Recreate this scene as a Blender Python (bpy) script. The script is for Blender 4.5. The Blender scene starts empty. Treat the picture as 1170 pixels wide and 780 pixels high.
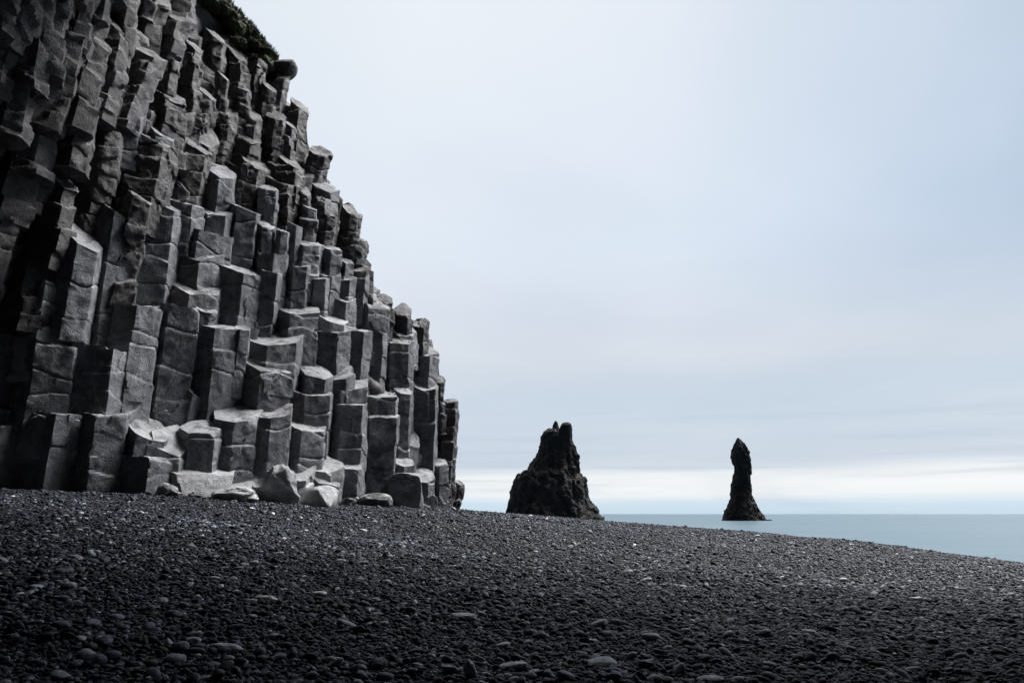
import bpy, math, random
import numpy as np
from mathutils import Vector, Matrix

C = bpy.context.scene
COL = C.collection
R = math.radians
rnd = random.Random(7)
RS = np.random.RandomState(11)

# ------------------------------------------------------------------ camera, light, exposure
CZ = 4.5                                   # eye height above the sea, metres
PITCH = 14.17
cam_d = bpy.data.cameras.new('camera'); cam = bpy.data.objects.new('camera', cam_d); COL.objects.link(cam)
cam.location = (0, 0, CZ); cam.rotation_euler = (R(90 + PITCH), 0, 0)
cam_d.lens = 24.0; cam_d.sensor_width = 36.0; cam_d.clip_start = 0.05; cam_d.clip_end = 60000
C.camera = cam
C.view_settings.view_transform = 'Standard'; C.view_settings.look = 'None'
C.view_settings.exposure = 0.0; C.view_settings.gamma = 1.0
C.view_settings.use_curve_mapping = False
C.cycles.max_bounces = 5; C.cycles.diffuse_bounces = 3; C.cycles.glossy_bounces = 2

SUN_AZ, SUN_EL = 54.0, 55.0                # azimuth from +Y towards +X
sl = bpy.data.lights.new('sun', 'SUN'); sl.energy = 1.5; sl.angle = R(10); sl.color = (1.0, 0.985, 0.96)
so = bpy.data.objects.new('sun', sl); COL.objects.link(so)
sd = Vector((math.sin(R(SUN_AZ)) * math.cos(R(SUN_EL)), math.cos(R(SUN_AZ)) * math.cos(R(SUN_EL)), math.sin(R(SUN_EL))))
so.rotation_euler = sd.to_track_quat('Z', 'Y').to_euler(); so.location = (30, 20, 40)


class NT:
    """Tiny helper for node trees."""
    def __init__(s, tree):
        s.t = tree; s.n = tree.nodes; s.l = tree.links
    def new(s, typ, **kw):
        n = s.n.new(typ)
        for k, v in kw.items(): setattr(n, k, v)
        return n
    def put(s, sock, v):
        if isinstance(v, bpy.types.NodeSocket): s.l.new(v, sock)
        elif v is not None:
            if sock.type == 'RGBA' and len(v) == 3: v = (*v, 1)
            sock.default_value = v
    def math(s, op, a, b=None, c=None, clamp=False):
        n = s.new('ShaderNodeMath', operation=op); n.use_clamp = clamp
        s.put(n.inputs[0], a)
        if b is not None: s.put(n.inputs[1], b)
        if c is not None: s.put(n.inputs[2], c)
        return n.outputs[0]
    def ramp(s, fac, stops, interp='LINEAR'):
        n = s.new('ShaderNodeValToRGB'); n.color_ramp.interpolation = interp
        e = n.color_ramp.elements
        while len(e) < len(stops): e.new(0.5)
        for el, (p, c) in zip(e, stops):
            el.position = p; el.color = (*c, 1) if not isinstance(c, (int, float)) else (c, c, c, 1)
        s.put(n.inputs[0], fac); return n.outputs[0]
    def mix(s, fac, a, b, mode='MIX'):
        n = s.new('ShaderNodeMix', data_type='RGBA', blend_type=mode)
        s.put(n.inputs[0], fac); s.put(n.inputs[6], a); s.put(n.inputs[7], b); return n.outputs[2]
    def noise(s, vec, scale, detail=4, rough=0.55, dist=0.0):
        n = s.new('ShaderNodeTexNoise'); s.put(n.inputs['Vector'], vec)
        n.inputs['Scale'].default_value = scale; n.inputs['Detail'].default_value = detail
        n.inputs['Roughness'].default_value = rough; n.inputs['Distortion'].default_value = dist
        return n.outputs[0]
    def maprange(s, v, a, b, c=0.0, d=1.0, smooth=True):
        n = s.new('ShaderNodeMapRange'); n.interpolation_type = 'SMOOTHSTEP' if smooth else 'LINEAR'
        s.put(n.inputs[0], v)
        for i, x in enumerate((a, b, c, d)): n.inputs[i + 1].default_value = x
        return n.outputs[0]


# overcast sky over a Nishita base
w = bpy.data.worlds.new('World'); C.world = w; w.use_nodes = True
W = NT(w.node_tree); W.n.clear()
sky = W.new('ShaderNodeTexSky', sky_type='NISHITA'); sky.sun_disc = False
sky.sun_elevation = R(SUN_EL); sky.sun_rotation = R(SUN_AZ); sky.dust_density = 2.0
tc = W.new('ShaderNodeTexCoord'); sep = W.new('ShaderNodeSeparateXYZ'); W.l.new(tc.outputs['Generated'], sep.inputs[0])
X, Y, Z = sep.outputs
zc = W.math('MAXIMUM', Z, 0.0)
el = W.math('MULTIPLY', W.math('ARCSINE', zc), 2 / math.pi)          # 0..1 elevation
az = W.math('ARCTAN2', X, Y)
comb = W.new('ShaderNodeCombineXYZ')
W.put(comb.inputs[0], W.math('DIVIDE', X, W.math('ADD', zc, 0.10)))
W.put(comb.inputs[1], W.math('DIVIDE', Y, W.math('ADD', zc, 0.10)))
comb.inputs[2].default_value = 3.0
cl = W.noise(comb.outputs[0], 0.30, 5, 0.5, 0.4)
comb2 = W.new('ShaderNodeCombineXYZ')                               # long low banks near the horizon
W.put(comb2.inputs[0], W.math('MULTIPLY', az, 1.1)); W.put(comb2.inputs[1], W.math('MULTIPLY', zc, 28.0))
bank = W.noise(comb2.outputs[0], 1.6, 5, 0.55, 0.3)
elw = W.math('ADD', el, W.math('MULTIPLY', W.math('SUBTRACT', bank, 0.5), 0.010))
base = W.ramp(elw, [(0.000, (0.58, 0.73, 0.84)), (0.010, (0.62, 0.76, 0.87)), (0.015, (0.84, 0.89, 0.92)),
                    (0.022, (0.91, 0.93, 0.945)), (0.034, (0.87, 0.90, 0.92)), (0.044, (0.66, 0.72, 0.80)),
                    (0.10, (0.64, 0.72, 0.80)), (0.14, (0.69, 0.74, 0.80)), (0.24, (0.71, 0.80, 0.90)), (0.47, (0.78, 0.845, 0.91)),
                    (0.60, (1.0, 1.1, 1.2)), (1.0, (1.3, 1.38, 1.46))])
streak = W.mix(W.math('MULTIPLY', W.maprange(bank, 0.46, 0.68), W.maprange(el, 0.010, 0.03, 0, 1)), base, (0.56, 0.64, 0.73))
lowmask = W.maprange(el, 0.05, 0.12, 1.0, 0.0)
c1 = W.mix(lowmask, base, streak)
c2 = W.mix(W.math('MULTIPLY', W.maprange(cl, 0.42, 0.68), 0.35), c1, (0.44, 0.54, 0.67), 'MIX')
azw = W.math('ADD', az, W.math('MULTIPLY', W.math('SUBTRACT', cl, 0.5), 0.5))
g = W.ramp(W.maprange(azw, -0.9, 1.3, 0, 1, False), [(0.0, (0.9, 0.92, 0.94)), (0.33, (1.10, 1.06, 1.03)), (0.52, (1.02, 1.0, 1.0)),
                                            (0.72, (0.79, 0.835, 0.89)), (0.80, (0.64, 0.69, 0.76)), (1.0, (0.75, 0.80, 0.85))])
upmask = W.maprange(el, 0.05, 0.22)
g2 = W.mix(upmask, (1, 1, 1), g)
c3 = W.mix(1.0, c2, g2, 'MULTIPLY')
# unseen sky behind the camera dimmed to darken rock facing the view
backm = W.maprange(Y, -0.40, 0.35, 0.10, 1.0)
cc = W.new('ShaderNodeCombineXYZ')
for i in range(3): W.put(cc.inputs[i], backm)
c4 = W.mix(1.0, c3, cc.outputs[0], 'MULTIPLY')
dv = W.new('ShaderNodeVectorMath', operation='DOT_PRODUCT'); W.l.new(tc.outputs['Generated'], dv.inputs[0]); dv.inputs[1].default_value = sd
glow = W.maprange(dv.outputs['Value'], 0.945, 1.0, 0.0, 40.0)
cg = W.new('ShaderNodeCombineXYZ')
for i in range(3): W.put(cg.inputs[i], glow)
c4 = W.mix(1.0, c4, cg.outputs[0], 'ADD')
skl = W.mix(0.06, c4, W.mix(1.0, sky.outputs[0], (0.1, 0.1, 0.1), 'MULTIPLY'))
bgc = W.new('ShaderNodeVectorMath', operation='SCALE'); W.l.new(skl, bgc.inputs[0]); bgc.inputs['Scale'].default_value = 10.0
bg = W.new('ShaderNodeBackground'); W.l.new(bgc.outputs[0], bg.inputs[0]); bg.inputs[1].default_value = 0.105
wo = W.new('ShaderNodeOutputWorld'); W.l.new(bg.outputs[0], wo.inputs[0])

# ------------------------------------------------------------------ numpy noise
def _h(ix, iy, iz, s):
    n = (ix * 374761393 + iy * 668265263 + iz * 2147483647 * 3 + s * 974634777) & 0xFFFFFFFF
    n = ((n ^ (n >> 13)) * 1274126177) & 0xFFFFFFFF
    n = ((n ^ (n >> 16)) * 2246822519) & 0xFFFFFFFF
    return ((n ^ (n >> 15)) & 0xFFFFFF) / float(0xFFFFFF)

def vnoise(p, s=0):
    p = np.asarray(p, float); i = np.floor(p).astype(np.int64); f = p - i; f = f * f * f * (f * (f * 6 - 15) + 10)
    x, y, z = i[:, 0], i[:, 1], i[:, 2]; fx, fy, fz = f[:, 0], f[:, 1], f[:, 2]
    def L(a, b, t): return a + (b - a) * t
    c = [[[_h(x + a, y + b, z + d, s) for d in (0, 1)] for b in (0, 1)] for a in (0, 1)]
    q = L(L(L(c[0][0][0], c[1][0][0], fx), L(c[0][1][0], c[1][1][0], fx), fy),
          L(L(c[0][0][1], c[1][0][1], fx), L(c[0][1][1], c[1][1][1], fx), fy), fz)
    return q * 2 - 1

def fbm(p, s=0, o=3, g=0.5):
    r = 0; a = 1.0; q = np.asarray(p, float)
    for k in range(o):
        r = r + a * vnoise(q, s + k); q = q * 2.03 + 17.3; a *= g
    return r

def worley(p, s=0):
    p = np.asarray(p, float); i = np.floor(p).astype(np.int64)
    best = np.full(len(p), 9.0); sec = best.copy(); cid = np.zeros(len(p))
    for a in (-1, 0, 1):
        for b in (-1, 0, 1):
            for d in (-1, 0, 1):
                c = i + (a, b, d)
                o = np.stack([_h(c[:, 0], c[:, 1], c[:, 2], s + k) for k in range(3)], 1)
                dd = np.linalg.norm(c + o - p, axis=1)
                hh = _h(c[:, 0], c[:, 1], c[:, 2], s + 9)
                m = dd < best
                sec = np.where(m, best, np.minimum(sec, dd)); cid = np.where(m, hh, cid); best = np.where(m, dd, best)
    return best, sec, cid

# ------------------------------------------------------------------ mesh helpers
def mesh_from(name, V, quads, tris=None, smooth=True, sharp=0):
    me = bpy.data.meshes.new(name)
    nq = len(quads); nt = 0 if tris is None else len(tris)
    me.vertices.add(len(V)); me.vertices.foreach_set('co', np.asarray(V, np.float32).ravel())
    loops = np.asarray(quads, np.int32).ravel() if nq else np.zeros(0, np.int32)
    if nt: loops = np.concatenate([loops, np.asarray(tris, np.int32).ravel()])
    me.loops.add(len(loops)); me.loops.foreach_set('vertex_index', loops)
    st = np.concatenate([np.arange(nq) * 4, nq * 4 + np.arange(nt) * 3]).astype(np.int32)
    me.polygons.add(nq + nt); me.polygons.foreach_set('loop_start', st)
    me.polygons.foreach_set('use_smooth', np.full(nq + nt, smooth))
    me.update(calc_edges=True); me.validate()
    if sharp: me.set_sharp_from_angle(angle=R(sharp))
    return me

def obj(name, me, mat=None, parent=None, loc=None, **props):
    o = bpy.data.objects.new(name, me); COL.objects.link(o)
    if mat is not None and me is not None: me.materials.append(mat)
    if parent is not None: o.parent = parent
    if loc is not None: o.location = loc
    for k, v in props.items(): o[k] = v
    return o

# ------------------------------------------------------------------ materials
def principled(name):
    m = bpy.data.materials.new(name); m.use_nodes = True
    T = NT(m.node_tree); T.n.clear()
    b = T.new('ShaderNodeBsdfPrincipled'); o = T.new('ShaderNodeOutputMaterial'); T.l.new(b.outputs[0], o.inputs[0])
    return m, T, b

def rock_mat(name, lo, hi, warm, rough=0.72, scale=1.0, edge=0.5, spec=0.35, bump=1.0, top=0.75):
    m, T, b = principled(name)
    g = T.new('ShaderNodeNewGeometry'); P = g.outputs['Position']
    oi = T.new('ShaderNodeObjectInfo')
    big = T.noise(P, 0.55 * scale, 5, 0.6, 0.6); mid = T.noise(P, 3.2 * scale, 6, 0.62, 0.3); fine = T.noise(P, 26 * scale, 5, 0.7)
    f = T.math('ADD', T.math('MULTIPLY', big, 0.5), T.math('MULTIPLY', mid, 0.5))
    col = T.mix(T.maprange(f, 0.36, 0.64), lo, hi)
    wm = T.math('MULTIPLY', T.maprange(T.noise(P, 0.9 * scale, 4, 0.6, 1.0), 0.55, 0.75), 0.6)
    col = T.mix(wm, col, warm)
    col = T.mix(T.math('MULTIPLY', T.maprange(fine, 0.52, 0.72), 0.45), col, tuple(min(1, c * 1.7) for c in hi))
    col = T.mix(T.math('MULTIPLY', T.maprange(fine, 0.46, 0.32), 0.55), col, tuple(c * 0.45 for c in lo))
    # each block a slightly different grey
    rv = T.maprange(oi.outputs['Random'], 0, 1, 0.8, 1.2, False)
    vm = T.new('ShaderNodeVectorMath', operation='SCALE'); T.put(vm.inputs[0], col); T.put(vm.inputs['Scale'], rv); col = vm.outputs[0]
    # worn, rubbed edges
    pt = T.maprange(g.outputs['Pointiness'], 0.515, 0.60)
    brk = T.maprange(T.noise(P, 6.0 * scale, 3, 0.6), 0.38, 0.6)
    col = T.mix(T.math('MULTIPLY', T.math('MULTIPLY', pt, brk), edge), col, tuple(min(1, c * 2.4 + 0.03) for c in hi))
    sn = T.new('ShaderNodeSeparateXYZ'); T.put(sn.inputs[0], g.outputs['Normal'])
    toplight = T.math('MULTIPLY', T.math('MULTIPLY', T.maprange(sn.outputs[2], 0.45, 0.85), T.maprange(mid, 0.36, 0.55)), top)
    col = T.mix(toplight, col, (0.34, 0.34, 0.345))  # skylight on up-facing rock painted in as a paler grey
    T.put(b.inputs['Base Color'], col)
    T.put(b.inputs['Roughness'], T.maprange(mid, 0.3, 0.7, rough + 0.1, rough - 0.12)); b.inputs['Specular IOR Level'].default_value = spec
    vor = T.new('ShaderNodeTexVoronoi', feature='DISTANCE_TO_EDGE'); vor.inputs['Scale'].default_value = 1.3 * scale
    wv = T.new('ShaderNodeVectorMath', operation='ADD'); T.put(wv.inputs[0], P)
    nz = T.new('ShaderNodeTexNoise'); nz.inputs['Scale'].default_value = 2.0 * scale; nz.inputs['Detail'].default_value = 3; T.put(nz.inputs['Vector'], P)
    T.put(wv.inputs[1], nz.outputs['Color']); T.put(vor.inputs['Vector'], wv.outputs[0])
    crack = T.maprange(vor.outputs['Distance'], 0.0, 0.018, 0, 1)
    h = T.math('ADD', T.math('MULTIPLY', mid, 0.07 / scale), T.math('MULTIPLY', fine, 0.030 / scale))
    h = T.math('ADD', h, T.math('MULTIPLY', T.noise(P, 70 * scale, 4, 0.7), 0.010 / scale))
    h = T.math('ADD', h, T.math('MULTIPLY', crack, 0.010 / scale))
    bp = T.new('ShaderNodeBump'); bp.inputs['Strength'].default_value = bump; bp.inputs['Distance'].default_value = 1.0
    T.put(bp.inputs['Height'], h); T.l.new(bp.outputs[0], b.inputs['Normal'])
    return m

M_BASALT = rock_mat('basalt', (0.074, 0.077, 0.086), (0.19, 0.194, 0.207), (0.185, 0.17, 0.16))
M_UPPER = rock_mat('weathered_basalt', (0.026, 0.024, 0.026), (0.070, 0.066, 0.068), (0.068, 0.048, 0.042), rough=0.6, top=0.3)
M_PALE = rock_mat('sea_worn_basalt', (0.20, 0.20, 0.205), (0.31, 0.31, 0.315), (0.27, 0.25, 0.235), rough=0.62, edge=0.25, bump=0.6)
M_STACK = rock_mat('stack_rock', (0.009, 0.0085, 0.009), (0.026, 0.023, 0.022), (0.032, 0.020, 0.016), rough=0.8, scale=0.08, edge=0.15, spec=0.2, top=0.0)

def pebble_mat(name, kind):
    m, T, b = principled(name)
    a = T.new('ShaderNodeAttribute', attribute_type=kind); a.attribute_name = 'tone'
    t = a.outputs['Fac']
    tcn = T.new('ShaderNodeTexCoord'); g = T.new('ShaderNodeNewGeometry')
    n = T.noise(g.outputs['Position'], 60, 4, 0.65)
    col = T.ramp(t, [(0.0, (0.004, 0.0045, 0.006)), (0.40, (0.005, 0.0062, 0.011)), (0.72, (0.020, 0.025, 0.044)),
                     (0.90, (0.085, 0.097, 0.130)), (0.955, (0.33, 0.35, 0.39)), (0.98, (0.55, 0.56, 0.57)), (1.0, (0.72, 0.71, 0.68))])
    col = T.mix(T.maprange(n, 0.42, 0.75, 0.0, 0.4), col, tuple([0.012, 0.012, 0.015]))
    T.put(b.inputs['Base Color'], col)
    T.put(b.inputs['Roughness'], T.maprange(n, 0.3, 0.7, 0.45, 0.75)); b.inputs['Specular IOR Level'].default_value = 0.22
    bp = T.new('ShaderNodeBump'); bp.inputs['Strength'].default_value = 0.4; bp.inputs['Distance'].default_value = 0.006
    T.put(bp.inputs['Height'], n); T.l.new(bp.outputs[0], b.inputs['Normal'])
    return m
M_PEB_I = pebble_mat('shingle_stone', 'INSTANCER')
M_PEB_O = pebble_mat('beach_stone', 'OBJECT')

m, T, b = principled('black_sand'); M_SAND = m
g_ = T.new('ShaderNodeNewGeometry')
v = T.new('ShaderNodeTexVoronoi'); v.inputs['Scale'].default_value = 22; T.put(v.inputs['Vector'], g_.outputs['Position'])
T.put(b.inputs['Base Color'], T.mix(T.maprange(T.math('MULTIPLY', v.outputs['Color'], 1.0), 0.5, 1.0), (0.006, 0.0065, 0.009), (0.020, 0.022, 0.028)))
b.inputs['Roughness'].default_value = 0.65
bp = T.new('ShaderNodeBump'); bp.inputs['Strength'].default_value = 1.0; bp.inputs['Distance'].default_value = 0.03
T.put(bp.inputs['Height'], T.math('SUBTRACT', 1.0, v.outputs['Distance'])); T.l.new(bp.outputs[0], b.inputs['Normal'])

m, T, b = principled('sea_water'); M_SEA = m
g_ = T.new('ShaderNodeNewGeometry')
mp = T.new('ShaderNodeMapping'); T.put(mp.inputs['Vector'], g_.outputs['Position']); mp.inputs['Scale'].default_value = (0.004, 0.03, 1)
sw = T.noise(mp.outputs[0], 1.0, 5, 0.6, 0.5)
T.put(b.inputs['Base Color'], T.mix(T.maprange(sw, 0.3, 0.7), (0.046, 0.088, 0.116), (0.074, 0.124, 0.152)))
T.put(b.inputs['Roughness'], 0.38); b.inputs['IOR'].default_value = 1.33; b.inputs['Specular IOR Level'].default_value = 0.35
mp2 = T.new('ShaderNodeMapping'); T.put(mp2.inputs['Vector'], g_.outputs['Position']); mp2.inputs['Scale'].default_value = (0.06, 0.25, 1)
bp = T.new('ShaderNodeBump'); bp.inputs['Strength'].default_value = 0.5; bp.inputs['Distance'].default_value = 0.6
T.put(bp.inputs['Height'], T.noise(mp2.outputs[0], 1.0, 4, 0.6)); T.l.new(bp.outputs[0], b.inputs['Normal'])

m, T, b = principled('cliff_grass'); M_TURF = m
g_ = T.new('ShaderNodeNewGeometry')
T.put(b.inputs['Base Color'], T.mix(T.maprange(T.noise(g_.outputs['Position'], 1.5, 4), 0.35, 0.65), (0.014, 0.019, 0.007), (0.040, 0.046, 0.014)))
b.inputs['Roughness'].default_value = 0.9

# ------------------------------------------------------------------ shape of the place
F = 780.0
_c, _s = math.cos(R(PITCH)), math.sin(R(PITCH))
def at(px, py):
    """bearing a = x/y and rise t = z/y of a direction in the view"""
    u, v = px - 585.0, 390.0 - py
    fw = F * _c - v * _s
    return u / fw, (F * _s + v * _c) / fw

# the beach: heights relative to the eye, from a few surveyed spots
CTRL = np.array([(0, 0, -.76), (0, 3.4, -.76), (-2.4, 3.3, -.56), (3, 3.5, -.86), (5, 8, -.98), (-5, 7, -.14), (-2, 10, -.42), (2, 12, -.75), (6, 13, -1.05),
    (-11.1, 15.3, .50), (-9, 12, .27), (-9.4, 15.5, .43), (-7.7, 16, .37), (-4.6, 19.4, .21), (-2.3, 26, .16), (9.5, 13.5, -1.12), (12.5, 17.5, -1.2), (14.5, 34, -1.1), (10.5, 55, -.85), (7.7, 65, -.7),
    (1.2, 60, -.1), (-4, 60, .27), (-12, 8, .25), (4, 30, -.5), (7, 24, -.85), (-12, -2, .3), (12, 2, -1.3), (0, -8, -.5), (-12, 30, .6), (-25, 50, .8), (-25, 10, .9), (10, -12, -1.2)], float)
def _K(r): return np.where(r > 1e-9, r * r * np.log(np.maximum(r, 1e-9)), 0.0)
_n = len(CTRL); _xy = CTRL[:, :2] / 20.0
_A = np.zeros((_n + 3, _n + 3)); _A[:_n, :_n] = _K(np.linalg.norm(_xy[:, None] - _xy[None], axis=2)) + np.eye(_n) * 0.0005
_A[:_n, _n] = 1; _A[:_n, _n + 1:] = _xy; _A[_n, :_n] = 1; _A[_n + 1:, :_n] = _xy.T
_wt = np.linalg.solve(_A, np.concatenate([CTRL[:, 2], [0, 0, 0]]))
CREST = np.array([(11, -200), (11.5, 0), (12.7, 17.5), (14.5, 34), (12, 50), (7.7, 66), (-2, 78), (-20, 86), (-60, 92), (-300, 100)], float)
def crest_dist(x, y):
    best = np.full(x.shape, 1e9); sgn = np.zeros(x.shape)
    for p, q in zip(CREST[:-1], CREST[1:]):
        d = q - p; L2 = d @ d
        t = np.clip(((x - p[0]) * d[0] + (y - p[1]) * d[1]) / L2, 0, 1)
        ex, ey = x - p[0] - t * d[0], y - p[1] - t * d[1]
        dd = np.hypot(ex, ey); cr = d[1] * ex - d[0] * ey
        m = dd < best; best = np.where(m, dd, best); sgn = np.where(m, np.sign(cr), sgn)
    return best * sgn
def ground(x, y):
    """beach height relative to the eye"""
    x = np.asarray(x, float); y = np.asarray(y, float); sh = x.shape; x = x.ravel(); y = y.ravel()
    xc = np.clip(x, -26, 15); yc = np.clip(y, -13, 68)
    out = np.zeros(len(x))
    for k in range(0, len(x), 50000):
        q = np.stack([xc[k:k + 50000], yc[k:k + 50000]], 1) / 20.0
        out[k:k + 50000] = _K(np.linalg.norm(q[:, None] - _xy[None], axis=2)) @ _wt[:_n] + _wt[_n] + q @ _wt[_n + 1:]
    P = np.stack([x, y, np.zeros(len(x))], 1)
    out = out + 0.030 * fbm(P * 0.5, 5, 3) + 0.012 * fbm(P * 2.2, 8, 2)
    s = crest_dist(x, y)
    fall = np.where(s > -1.5, (np.maximum(s + 1.5, 0)) ** 2 * 0.012, 0)
    fall = np.where(s > 5, 0.507 + (s - 5) * 0.156, fall)
    out = np.maximum(out - fall, -CZ - 14.0)
    return out.reshape(sh)

# ground sheet, polar grid around the beach
ang = np.radians(np.concatenate([np.arange(-60, 60, 0.4), np.arange(60, 300, 3.0)]))
rad = np.concatenate([[0.25], np.geomspace(0.6, 140, 230), np.geomspace(160, 45000, 26)])
AA, RR = np.meshgrid(ang, rad); gx, gy = RR * np.sin(AA), RR * np.cos(AA)
gz = ground(gx, gy) + CZ
V = np.stack([gx, gy, gz], 2).reshape(-1, 3)
na, nr = len(ang), len(rad)
i, j = np.meshgrid(np.arange(nr - 1), np.arange(na), indexing='ij'); j2 = (j + 1) % na
Q = np.stack([i * na + j, i * na + j2, (i + 1) * na + j2, (i + 1) * na + j], 2).reshape(-1, 4)
V = np.vstack([V, [[0, 0, float(ground(np.array([0.]), np.array([0.]))[0]) + CZ]]])
tri = np.array([[len(V) - 1, (k + 1) % na, k] for k in range(na)])
obj('beach_ground', mesh_from('beach_ground', V, Q[:, ::-1], tri), M_SAND, kind='structure')

# sea, one sheet to the horizon
rs = np.concatenate([[20], np.geomspace(40, 40000, 30)]); an = np.linspace(0, 2 * np.pi, 97)[:-1]
AA, RR = np.meshgrid(an, rs); V = np.stack([RR * np.sin(AA), RR * np.cos(AA), np.zeros_like(RR)], 2).reshape(-1, 3)
na, nr = len(an), len(rs); i, j = np.meshgrid(np.arange(nr - 1), np.arange(na), indexing='ij'); j2 = (j + 1) % na
Q = np.stack([i * na + j, (i + 1) * na + j, (i + 1) * na + j2, i * na + j2], 2).reshape(-1, 4)
obj('sea', mesh_from('sea', V, Q), M_SEA, kind='structure')

# ------------------------------------------------------------------ the basalt cliff
# foot of the cliff by bearing and how steeply it leans back
_fa = np.array([-1.6, -1.1, -.885, -.73, -.60, -.48, -.35, -.24, -.19, -.12, -.087, -.07, 0.0])
_fy = np.array([12.5, 14.2, 14.9, 15.3, 15.6, 16.2, 17.4, 19.4, 21.0, 24.0, 26.0, 27.0, 30.0])
_sa = np.array([-1.6, -.9, -.75, -.6, -.48, -.35, -.2, -.087])
_ss = np.array([-.30, -.22, -.02, .20, .36, .42, .42, .30])
def foot(a): return np.interp(a, _fa, _fy)
def slope(a): return np.interp(a, _sa, _ss)
def depth(a, t):
    s_ = slope(a); tt = max(t - 0.01, 0)
    d = foot(a) / (1 - max(s_, .10) * min(tt, .36 if s_ < .1 else 9) * 0.97)
    return d * (1 - max(.1 - s_, 0) * 1.0 * max(t - .36, 0))
SIL = [(527, 583), (526, 552), (517, 516), (513, 458), (507, 430), (500, 395), (489, 362), (468, 345), (449, 332), (427, 306), (423, 288), (418, 264),
       (408, 240), (398, 225), (388, 202), (376, 184), (373, 162), (353, 140), (350, 108), (334, 92), (322, 78), (312, 48), (300, 34), (286, 14), (270, 2), (250, -30), (200, -90), (100, -200)]
_sl = sorted(at(*p) for p in SIL); _sla = np.array([p[0] for p in _sl]); _slt = np.array([p[1] for p in _sl])
def tsil(a): return np.interp(a, _sla, _slt, left=1.6, right=-1)

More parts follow.
